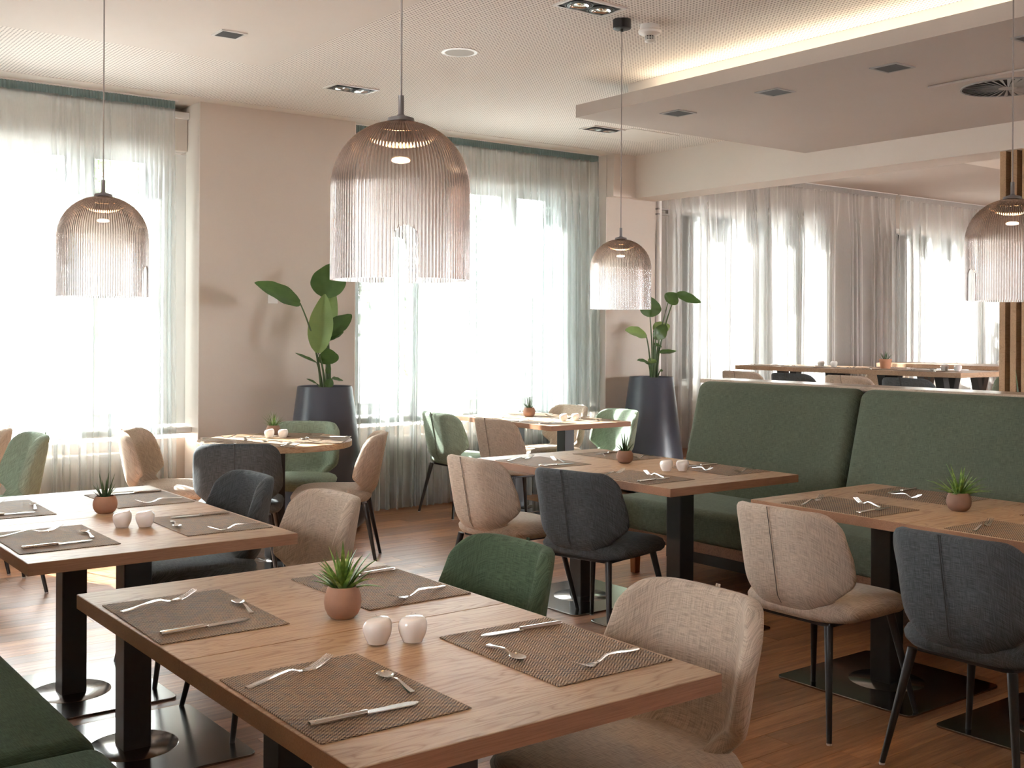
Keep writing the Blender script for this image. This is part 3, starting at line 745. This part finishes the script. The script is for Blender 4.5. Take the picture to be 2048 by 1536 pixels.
def setting(x, y, deg, where, z=TT, dessert=False):
    a = math.radians(deg+srng.uniform(-1.2, 1.2)); ca, sa = math.cos(a), math.sin(a)
    def P(u, v): return (x+u*ca-v*sa, y+u*sa+v*ca)
    mo = obj('placemat', MAT, MT['mat'], None, (x, y, z), a); tag(mo, 'woven brown placemat '+where, 'placemat', 'woven placemats')
    zz = z+.0031; j = lambda q: srng.uniform(-q, q)
    p = P(-.138+j(.006), .118+j(.012)); tag(obj('fork', FORK, MT['cutlery'], None, (*p, zz), a+math.radians(15+j(4))), 'steel dinner fork on the placemat '+where, 'fork', 'dinner forks')
    p = P(-.135+j(.008), -.135+j(.015)); t = thing('knife', 'steel table knife on the placemat '+where, 'knife', (*p, zz), a+math.radians(j(4)), 'table knives')
    obj('handle', KH, MT['cutlery'], t); obj('blade', KB, MT['cutlery'], t)
    p = P(.108+j(.008), -.09+j(.012))
    if dessert: tag(obj('dessert_fork', DFORK, MT['cutlery'], None, (*P(.072, -.10), zz), a+math.radians(76+j(4))), 'small steel dessert fork on the placemat '+where, 'fork', 'dessert forks')
    else: tag(obj('spoon', SPOON, MT['cutlery'], None, (*p, zz), a+math.radians(82+j(6))), 'steel dessert spoon on the placemat '+where, 'spoon', 'dessert spoons')
def four(xl, xr, ya, yb, name, dessert=False):
    setting(xl, ya, 0, 'at the near left of the '+name, dessert=dessert); setting(xl, yb, 0, 'at the far left of the '+name, dessert=dessert)
    setting(xr, ya, 180, 'at the near right of the '+name, dessert=dessert); setting(xr, yb, 180, 'at the far right of the '+name, dessert=dessert)
four(1.052, 1.575, 1.925, 2.672, 'front table')
four(1.055, 1.590, 3.905, 4.632, 'left table')
four(3.755, 4.300, 3.940, 4.675, 'middle banquette table', True)
four(3.815, 4.325, 2.06, 2.79, 'right banquette table', True)
four(5.40, 5.845, 6.73, 7.34, 'far window table', True)
for k_, (a, wd) in enumerate(((50, 'nearest the grey chair of the'), (142, 'before the profile chair of the'), (230, 'before the green chair of the'), (-20, 'before the left beige chair of the'))):
    t = math.radians(a); setting(3.13-.30*math.cos(t), 6.60-.30*math.sin(t), a, wd+' round table', TT+(.0032 if k_ % 2 else 0))
for k_, y in enumerate((5.45, 6.05, 6.65, 7.15)):
    setting(8.50, y, 0, 'on the long back table, %s from the right' % ('first', 'second', 'third', 'fourth')[k_], FT)

# shakers
def shaker_mesh(fl):
    def f(u, v):
        a = 2*PI*u; t = v
        prof = [(0, .0001), (.015, .0190), (.04, .0197), (.08, .0192), (.2, .0240), (.42, .0302), (.60, .0322), (.76, .0305), (.90, .0225), (.97, .012), (1, .0002)]
        r = lerp(.0212, .0220, t/.05)*(1 if t > 0 else .01) if t < .05 else (.0215+.0110*math.sin(PI/2*(t-.05)/.53) if t < .58 else .0325*math.sqrt(max(1e-5, 1-((t-.58)/.42)**2.2))); z = .064*t
        tilt = .0055*smooth(.4, 1, t)*(r/.03)*math.cos(a)*(1 if fl > 0 else .45)
        dip = -.006*max(0, (t-.86)/.14)*1.0
        return (r*math.cos(a), r*math.sin(a), z+tilt+dip)
    m_ = M().grid(f, 36, 26)
    me = m_.mesh('shaker', True, angle=0)
    return me
SHK = {1: shaker_mesh(1), -1: shaker_mesh(-1)}
holes = M()
for a in range(3): holes.lathe([(0, .0004), (.0016, .0002)], 8, .006*math.cos(a*2.1), .006*math.sin(a*2.1))
HOL = holes.mesh('pour_holes')
def shakers(x0, y0, x1, y1, where, z=TT, mat='porcelain'):
    for (x, y, nm, fl, d) in ((x0, y0, 'salt_shaker', 1, 'left-hand'), (x1, y1, 'pepper_shaker', -1, 'right-hand')):
        r = thing(nm, d+' white porcelain shaker '+where, 'shaker', (x, y, z), math.radians(-37)+(.25 if fl > 0 else -.1), 'porcelain shakers')
        obj('body', SHK[fl], MT[mat], r); obj('pour_holes', HOL, MT['hole'], r, (0, 0, .0640))
shakers(1.285, 2.185, 1.357, 2.152, 'on the front table')
shakers(1.312, 3.992, 1.380, 3.955, 'on the left table')
shakers(4.028, 4.03, 4.097, 3.985, 'on the middle banquette table')
shakers(5.60, 6.72, 5.705, 6.70, 'on the far window table')
shakers(3.148, 6.725, 3.222, 6.678, 'on the round table')
shakers(8.62, 6.62, 8.64, 6.49, 'on the long back room table, left pair', FT, 'beigeporc') if 'beigeporc' in MT else shakers(8.62, 6.62, 8.64, 6.49, 'of the left pair on the long back room table', FT)
shakers(8.62, 5.36, 8.64, 5.25, 'of the right pair on the long back room table', FT)
shakers(10.6, 5.98, 10.62, 5.83, 'on the rearmost back room table', FT)

# small potted succulents
def pot_round(r, h):
    pr = [(0, 0), (.52*r, 0), (.60*r, .01*h), (.80*r, .12*h), (.95*r, .30*h), (1.0*r, .50*h), (.965*r, .70*h), (.86*r, .88*h), (.76*r, 1.0*h), (.70*r, .99*h), (.76*r, .88*h), (.7*r, .86*h)]
    return M().lathe(pr, 40).mesh('pot', True, angle=60)
def pot_straight(r, h):
    return M().lathe([(0, 0), (.72*r, 0), (.78*r, .03*h), (.95*r, .80*h), (1.0*r, .81*h), (1.02*r, 1.0*h), (.93*r, 1.0*h), (.90*r, .85*h), (.8*r, .84*h)], 36).mesh('pot', True, angle=40)
def blade(m_, base, ang, lean, L, w_, curve, th=.35):
    """fleshy pointed leaf: triangular section, curving outward"""
    d = Vector((math.cos(ang), math.sin(ang), 0)); s = Vector((-d.y, d.x, 0)); p = Vector(base); n = 9; t = lean; rows = []
    for i in range(n+1):
        f = i/n; ww = w_*(1-f)**.75*(.75+.5*math.sin(min(1, f*2.2)*PI*.5)*.5) if f < 1 else w_*.03
        tang = d*math.sin(t)+Vector((0, 0, math.cos(t))); nor = tang.cross(s).normalized()
        rows.append([p+s*ww+nor*ww*.25, p-s*ww+nor*ww*.25, p-nor*ww*th*1.6])
        p = p+tang*(L/n); t += curve/n
    vs = [v for r_ in rows for v in r_]; fs = []
    for i in range(n):
        for k_ in range(3): fs.append((3*i+k_, 3*i+(k_+1) % 3, 3*i+3+(k_+1) % 3, 3*i+3+k_))
    m_.add(vs, fs)
def succulent(x, y, z, label, seed, style='aloe', pr=.0455, ph=.078, pmat='terra', group='small potted succulents'):
    rng = random.Random(seed)
    r = thing('potted_succulent', label, 'plant', (x, y, z), 0, group)
    obj('pot', pot_straight(pr, ph) if style == 'far' else pot_round(pr, ph), MT[pmat], r)
    obj('soil', M().lathe([(.72*pr, .88*ph), (.3*pr, .93*ph), (0, .92*ph)], 24).mesh('soil', True), MT['soil'], r)
    spec = dict(aloe=(32, .03, 1.1, .065, .118, .0090, .5), onion=(20, .0, .42, .07, .125, .0062, .15), grass=(46, .03, 1.0, .05, .11, .0032, .45), far=(16, .1, .9, .05, .09, .006, .1), wide=(38, .12, 1.3, .075, .135, .0075, .4))[style]
    n, l0, l1, s0, s1, w_, cv = spec
    for i in range(n):
        a = i*2.399+rng.uniform(-.4, .4); f = (i+.5)/n; lean = lerp(l0, l1, f**1.1)+rng.uniform(-.12, .12)
        L = rng.uniform(s0, s1)*(1.0 if style != 'onion' or i < 6 else .55)
        if style == 'onion': lean = rng.uniform(0, .28) if i < 6 else rng.uniform(.3, .8)
        rr = pr*.34*math.sqrt(f); m_ = M()
        blade(m_, (rr*math.cos(a), rr*math.sin(a), ph*.88), a, lean, L, w_*rng.uniform(.8, 1.2), cv*rng.uniform(.2, 1.6))
        obj('leaf', m_.mesh('leaf', True, angle=70, fixn=True), MT['leaf2' if style in ('onion',) or (style == 'far') else 'leaf'], r)
    return r
succulent(1.335, 2.435, TT, 'spiky succulent in a terracotta bowl on the front table', 1, 'aloe')
succulent(1.362, 4.34, TT, 'upright dark-leaved succulent in an orange bowl on the left table', 2, 'onion', .045, .066, 'terra')
succulent(4.10, 4.41, TT, 'small dark succulent in a brown bowl on the middle banquette table', 3, 'onion', .047, .07, 'terra2').scale = (.96, .96, .95)
succulent(4.085, 2.475, TT, 'bushy succulent in a brown bowl on the right banquette table', 4, 'wide', .0475, .072, 'terra2')
succulent(5.655, 7.22, TT, 'narrow-leaved succulent in a clay bowl on the far window table', 5, 'onion', .05, .075, 'terra2')
succulent(3.235, 6.85, TT, 'grassy succulent in a grey brown bowl on the round table', 6, 'grass', .047, .07, 'terra2')
succulent(8.75, 6.02, FT, 'succulent in an orange pot on the long back room table', 7, 'far', .055, .085, 'terra3')
succulent(10.6, 5.02, FT, 'succulent in an orange pot on the rearmost table beside the screen', 8, 'far', .055, .085, 'terra3')
sn = thing('snake_plant', 'snake plant with stiff upright leaves before the slatted screen', 'plant', (6.35, 3.38, 0))
obj('pot', M().lathe([(0, 0), (.13, 0), (.16, .55), (.15, .55), (.14, .5), (0, .5)], 32).mesh('pot', True), MT['planter'], sn)
for i, (a, l, L) in enumerate(((0, .04, .72), (2.2, .07, .74), (4.2, .12, .6))):
    m_ = M(); blade(m_, (.03*math.cos(a), .03*math.sin(a), .5), a, l, L, .035, .05); obj('leaf', m_.mesh('leaf', True, fixn=True), MT['leaf2'], sn)

# ------------------------------------------------------------------ tall planters with strelitzia
PLANTER = M().lathe([(0, 0), (.215, 0), (.255, .012), (.295, .05), (.312, .10), (.311, .15), (.300, .24), (.198, 1.03), (.194, 1.037), (.186, 1.033), (.186, .98), (0, .97)], 64).mesh('planter', True, angle=50)
def leaf_mesh(p0, p1, hw, face, fold=.25, droop=.12, tip=1.0, n=14):
    """broad blade from p0 to p1, folded along its midrib"""
    p0, p1 = Vector(p0), Vector(p1); ax = p1-p0; L = ax.length; ax.normalize()
    f = Vector(face); s = ax.cross(f).normalized(); nor = s.cross(ax).normalized()
    def pos(u, v):
        t = 2*u-1; w_ = hw*math.sin(PI*min(1, v**.8*.93+.05))**.8 if v < .99 else hw*.06
        c = p0+ax*(L*v)-nor*(droop*L*(v*v-v)*-1)
        return c+s*(t*w_)+nor*(abs(t)*w_*fold+.06*w_*math.sin(v*17+t*3)*abs(t))
    return M().grid(pos, 8, n).mesh('leaf', True, angle=0)
def strelitzia(cx, cy_, label, leaves, top, ):
    r = thing('potted_strelitzia', label, 'plant', (cx, cy_, 0))
    obj('planter', PLANTER, MT['planter'], r)
    o = Vector((cx, cy_, 0))
    obj('soil', M().lathe([(.184, .985), (0, .99)], 24).mesh('soil'), MT['soil'], r)
    for (b, t, hw, dy0, dy1, mat, fold, sx, face) in leaves:
        p0 = at(b[0], b[1], cy_+dy0)-o; p1 = at(t[0], t[1], cy_+dy1)-o; pxm = (at(b[0]+100, b[1], cy_+dy0)-at(b[0], b[1], cy_+dy0)).length/100
        root = Vector((sx, dy0*.25, .985))
        mid = root.lerp(p0, .55)+Vector(((root.x-p0.x)*.35, 0, 0))
        pts = [root*(1-t_)**2+mid*2*t_*(1-t_)+p0*t_*t_ for t_ in [i/10 for i in range(11)]]
        st = obj('stalk', M().tube(pts, [lerp(.011, .0045, i/10) for i in range(11)], 8).mesh('stalk', True), MT['stem'], r)
        obj('leaf', leaf_mesh(p0, p1, hw*pxm, face, fold, .1), MT[mat], st)
F0 = (-.6, -.8, .15)
strelitzia(3.90, 7.40, 'tall leafy plant in a tapered anthracite planter against the beige pier', [
    ((600, 606), (509, 566), 20, -.10, -.24, 'bleaf', .35, -.04, (-.45, -.78, .5)),
    ((653, 596), (664, 527), 31, -.06, -.02, 'bleaf', .3, .01, F0),
    ((637, 706), (650, 588), 22, -.12, -.08, 'bleaf2', .5, -.02, F0),
    ((655, 668), (667, 575), 14, .04, .06, 'bleaf2', .5, .02, F0),
    ((652, 672), (703, 629), 17, -.08, .0, 'bleaf', .4, .03, (-.5, -.8, .5)),
    ((652, 674), (650, 628), 9, -.02, -.02, 'bleaf', .4, .02, F0),
    ((657, 682), (687, 663), 8, -.05, -.0, 'bleaf', .6, .03, (-.5, -.6, .6)),
    ((660, 728), (653, 696), 18, -.09, -.12, 'bleaf', .25, .02, F0),
    ((634, 726), (590, 706), 6, -.06, -.14, 'bleaf', .5, -.03, (-.3, -.6, .8)),
    ((655, 748), (659, 728), 5, -.09, -.09, 'bleaf', .5, .02, F0),
    ((634, 768), (613, 758), 5, -.06, -.1, 'bleaf', .4, -.03, (-.3, -.6, .8)),
    ((664, 758), (686, 761), 6, -.06, -.04, 'bleaf', .4, .04, (-.3, -.6, .8)),
    ((656, 775), (662, 756), 8, -.1, -.1, 'bleaf', .3, .03, F0)], 773)
strelitzia(7.20, 7.40, 'tall leafy plant in a tapered planter beside the green banquette', [
    ((1352, 588), (1402, 605), 8, -.02, -.14, 'bleaf', .3, .04, (-.45, -.78, .5)),
    ((1336, 606), (1352, 586), 11, -.02, -.06, 'bleaf', .2, .03, F0),
    ((1300, 634), (1301, 594), 15, -.05, -.05, 'bleaf', .3, .0, F0),
    ((1292, 669), (1250, 661), 10, -.06, -.14, 'bleaf2', .3, -.02, (-.45, -.78, .5)),
    ((1307, 661), (1339, 650), 10, -.02, .0, 'bleaf2', .3, .02, (-.45, -.78, .5)),
    ((1312, 655), (1330, 676), 13, -.05, -.07, 'bleaf', .2, .02, F0),
    ((1318, 706), (1353, 702), 5, -.05, -.05, 'bleaf', .4, .05, (-.3, -.6, .8)),
    ((1308, 690), (1324, 694), 5, -.04, -.04, 'bleaf', .4, .02, (-.3, -.6, .8)),
    ((1296, 724), (1274, 721), 5, -.05, -.1, 'bleaf', .4, -.02, (-.3, -.6, .8)),
    ((1298, 726), (1312, 720), 6, -.06, -.04, 'bleaf2', .4, .0, (-.3, -.6, .8)),
    ((1303, 732), (1290, 726), 4, -.06, -.08, 'bleaf', .4, .0, (-.3, -.6, .8)),
    ((1320, 742), (1326, 742), 3, -.06, -.08, 'bleaf', .4, .04, (-.3, -.6, .8))], 752)

# ------------------------------------------------------------------ banquettes
def cushion(x0, x1, y0, y1, z0, z1, bev=.05):
    m_ = M(); m_.box(x0, x1, y0, y1, z0, z1)
    return m_
bq = thing('banquette', 'long grey green banquette with tall padded back behind the right tables', 'bench', (0, 0, 0))
seg = [(3.86, 5.06), (2.64, 3.84), (1.42, 2.62), (.2, 1.40)]
def back_panel(y0, y1):
    def f(u, v):
        a = 2*PI*v                                    # closed section around the padded panel
        return None
    m_ = M(); n = 6
    # leaning slab: bottom at x 5.14..5.30, top at x 5.33..5.47
    m_.add([(5.13, y0, .40), (5.30, y0, .40), (5.30, y1, .40), (5.13, y1, .40), (5.33, y0, 1.13), (5.465, y0, 1.13), (5.465, y1, 1.13), (5.33, y1, 1.13)],
           [(0,3,2,1),(4,5,6,7),(0,1,5,4),(1,2,6,5),(2,3,7,6),(3,0,4,7)])
    return m_.mesh('back_cushion', True, bevel=.055, seg=5, angle=0)
for y0, y1 in seg:
    obj('back_cushion', back_panel(y0, y1), MT['banq'], bq)
    obj('seat_cushion', M().box(4.60, 5.22, y0, y1+.018, .275, .462).mesh('seat_cushion', True, bevel=.045, seg=5, angle=0), MT['banq'], bq)
obj('rail', M().box(4.64, 5.3, .2, 5.04, .215, .275).mesh('rail', bevel=.002, seg=1), MT['rail'], bq)
obj('plinth', M().box(5.20, 5.30, .2, 5.20, 0, .215).mesh('plinth'), MT['plinth'], bq)
for x, y in ((4.70, 4.96), (5.10, 5.0), (4.70, 2.66), (4.70, 3.85), (4.70, 1.4)):
    obj('leg', M().add([(x-.02, y-.02, 0), (x+.02, y-.02, 0), (x+.02, y+.02, 0), (x-.02, y+.02, 0), (x-.026, y-.026, .215), (x+.026, y-.026, .215), (x+.026, y+.026, .215), (x-.026, y+.026, .215)],
        [(0,3,2,1),(4,5,6,7),(0,1,5,4),(1,2,6,5),(2,3,7,6),(3,0,4,7)]).mesh('leg', bevel=.003), MT['woodleg'], bq)
b2 = thing('bench', 'dark green upholstered bench at the lower left corner of the picture', 'bench', (0, 0, 0))
for y0, y1 in ((2.785, 3.99), (1.56, 2.77)):
    obj('seat_cushion', M().box(.25, .866, y0, y1, .27, .455).mesh('seat_cushion', True, bevel=.05, seg=6, angle=0), MT['bench'], b2)
    obj('back_cushion', M().box(.08, .24, y0, y1, .30, 1.1).mesh('back_cushion', True, bevel=.05, seg=4, angle=0), MT['bench'], b2)
obj('rail', M().box(.1, .82, 1.56, 3.99, .21, .27).mesh('rail'), MT['rail'], b2)
obj('plinth', M().box(.1, .5, 1.6, 3.95, 0, .21).mesh('plinth'), MT['plinth'], b2)

# ------------------------------------------------------------------ outside
struct('ground', M().box(-90, 120, -60, 120, -1.4, -1.0), MT['lawn'])
def building(x, y, w_, h_, d_, cols, rows, label):
    r = thing('building', label, 'building', (x, y, -1))
    obj('wall', M().box(0, w_, 0, d_, 0, h_).mesh('wall'), MT['facade'], r)
    obj('roof', M().box(-.4, w_+.4, -.4, d_+.4, h_, h_+.4).mesh('roof'), MT['bark'], r)
    dx = w_/cols; dz = h_/rows
    for i in range(cols):
        for j in range(rows):
            fr = obj('window', M().box(i*dx+dx*.26, i*dx+dx*.74, -.08, 0, j*dz+dz*.25, j*dz+dz*.8).mesh('window'), MT['frame'], r)
            obj('pane', M().box(i*dx+dx*.3, i*dx+dx*.7, -.10, -.08, j*dz+dz*.29, j*dz+dz*.76).mesh('pane'), MT['fwin'], fr)
    return r
building(2, 34, 14, 11, 8, 5, 4, 'pale building across the street outside the left window')
building(34, 32, 26, 10, 8, 8, 3, 'pale building outside the back room windows')
def tree(x, y, h_, rad, seed, label):
    rng = random.Random(seed); r = thing('tree', label, 'tree', (x, y, -1))
    tr = M().tube([(0, 0, 0), (.05, .03, h_*.35), (-.05, 0, h_*.75)], [.16, .12, .04], 8)
    for i in range(7):
        a = rng.uniform(0, 2*PI); z = h_*rng.uniform(.3, .7); tr.tube([(0, 0, z), (rad*.7*math.cos(a), rad*.7*math.sin(a), z+rad*.5)], [.05, .015], 5)
    obj('trunk', tr.mesh('trunk', True), MT['bark'], r)
    m_ = M()
    for i in range(3600):
        while True:
            p = Vector((rng.uniform(-1, 1), rng.uniform(-1, 1), rng.uniform(-1, 1)))
            if .25 < p.length < 1: break
        c = Vector((p.x*rad, p.y*rad, h_*.62+p.z*h_*.38)); s = rng.uniform(.07, .15)
        a = Vector((rng.gauss(0, 1), rng.gauss(0, 1), rng.gauss(0, 1))).normalized(); b = a.orthogonal().normalized()
        m_.add([c-a*s, c+b*s*.5, c+a*s, c-b*s*.5], [(0, 1, 2, 3)])
    fo = obj('foliage', m_.mesh('foliage'), MT['tree'], r); fo['kind'] = 'stuff'
tree(5.2, 17, 6.0, 1.7, 1, 'leafy tree outside the left window')
tree(11.3, 17.8, 6.5, 1.6, 2, 'leafy tree outside the middle window')
tree(15.2, 16.5, 6.5, 1.6, 3, 'leafy tree outside the left panes of the back room')
tree(29, 18, 7, 2.6, 4, 'leafy tree outside the right panes of the back room')
tree(13.0, 11.6, 5.6, 1.35, 5, 'leafy tree close to the leftmost back room pane')
tree(17.0, 12.2, 6.0, 1.5, 6, 'leafy tree behind the middle of the back room curtain')
tree(20.5, 12.4, 6.0, 1.6, 7, 'leafy tree behind the right-hand back room curtain')
tree(24.6, 14.9, 6.5, 1.8, 8, 'leafy tree farther along behind the back room')
ws = thing('wall_switch', 'small white wall switch on the beige pier behind the plant leaf', 'switch', (3.648, FACE, 1.68))
obj('plate', M().box(-.04, .04, -.009, -.0005, -.04, .04).mesh('plate', bevel=.003), MT['plastic'], ws)
obj('rocker', M().box(-.026, .026, -.013, -.009, -.026, .026).mesh('rocker', bevel=.0015), MT['plastic'], ws)
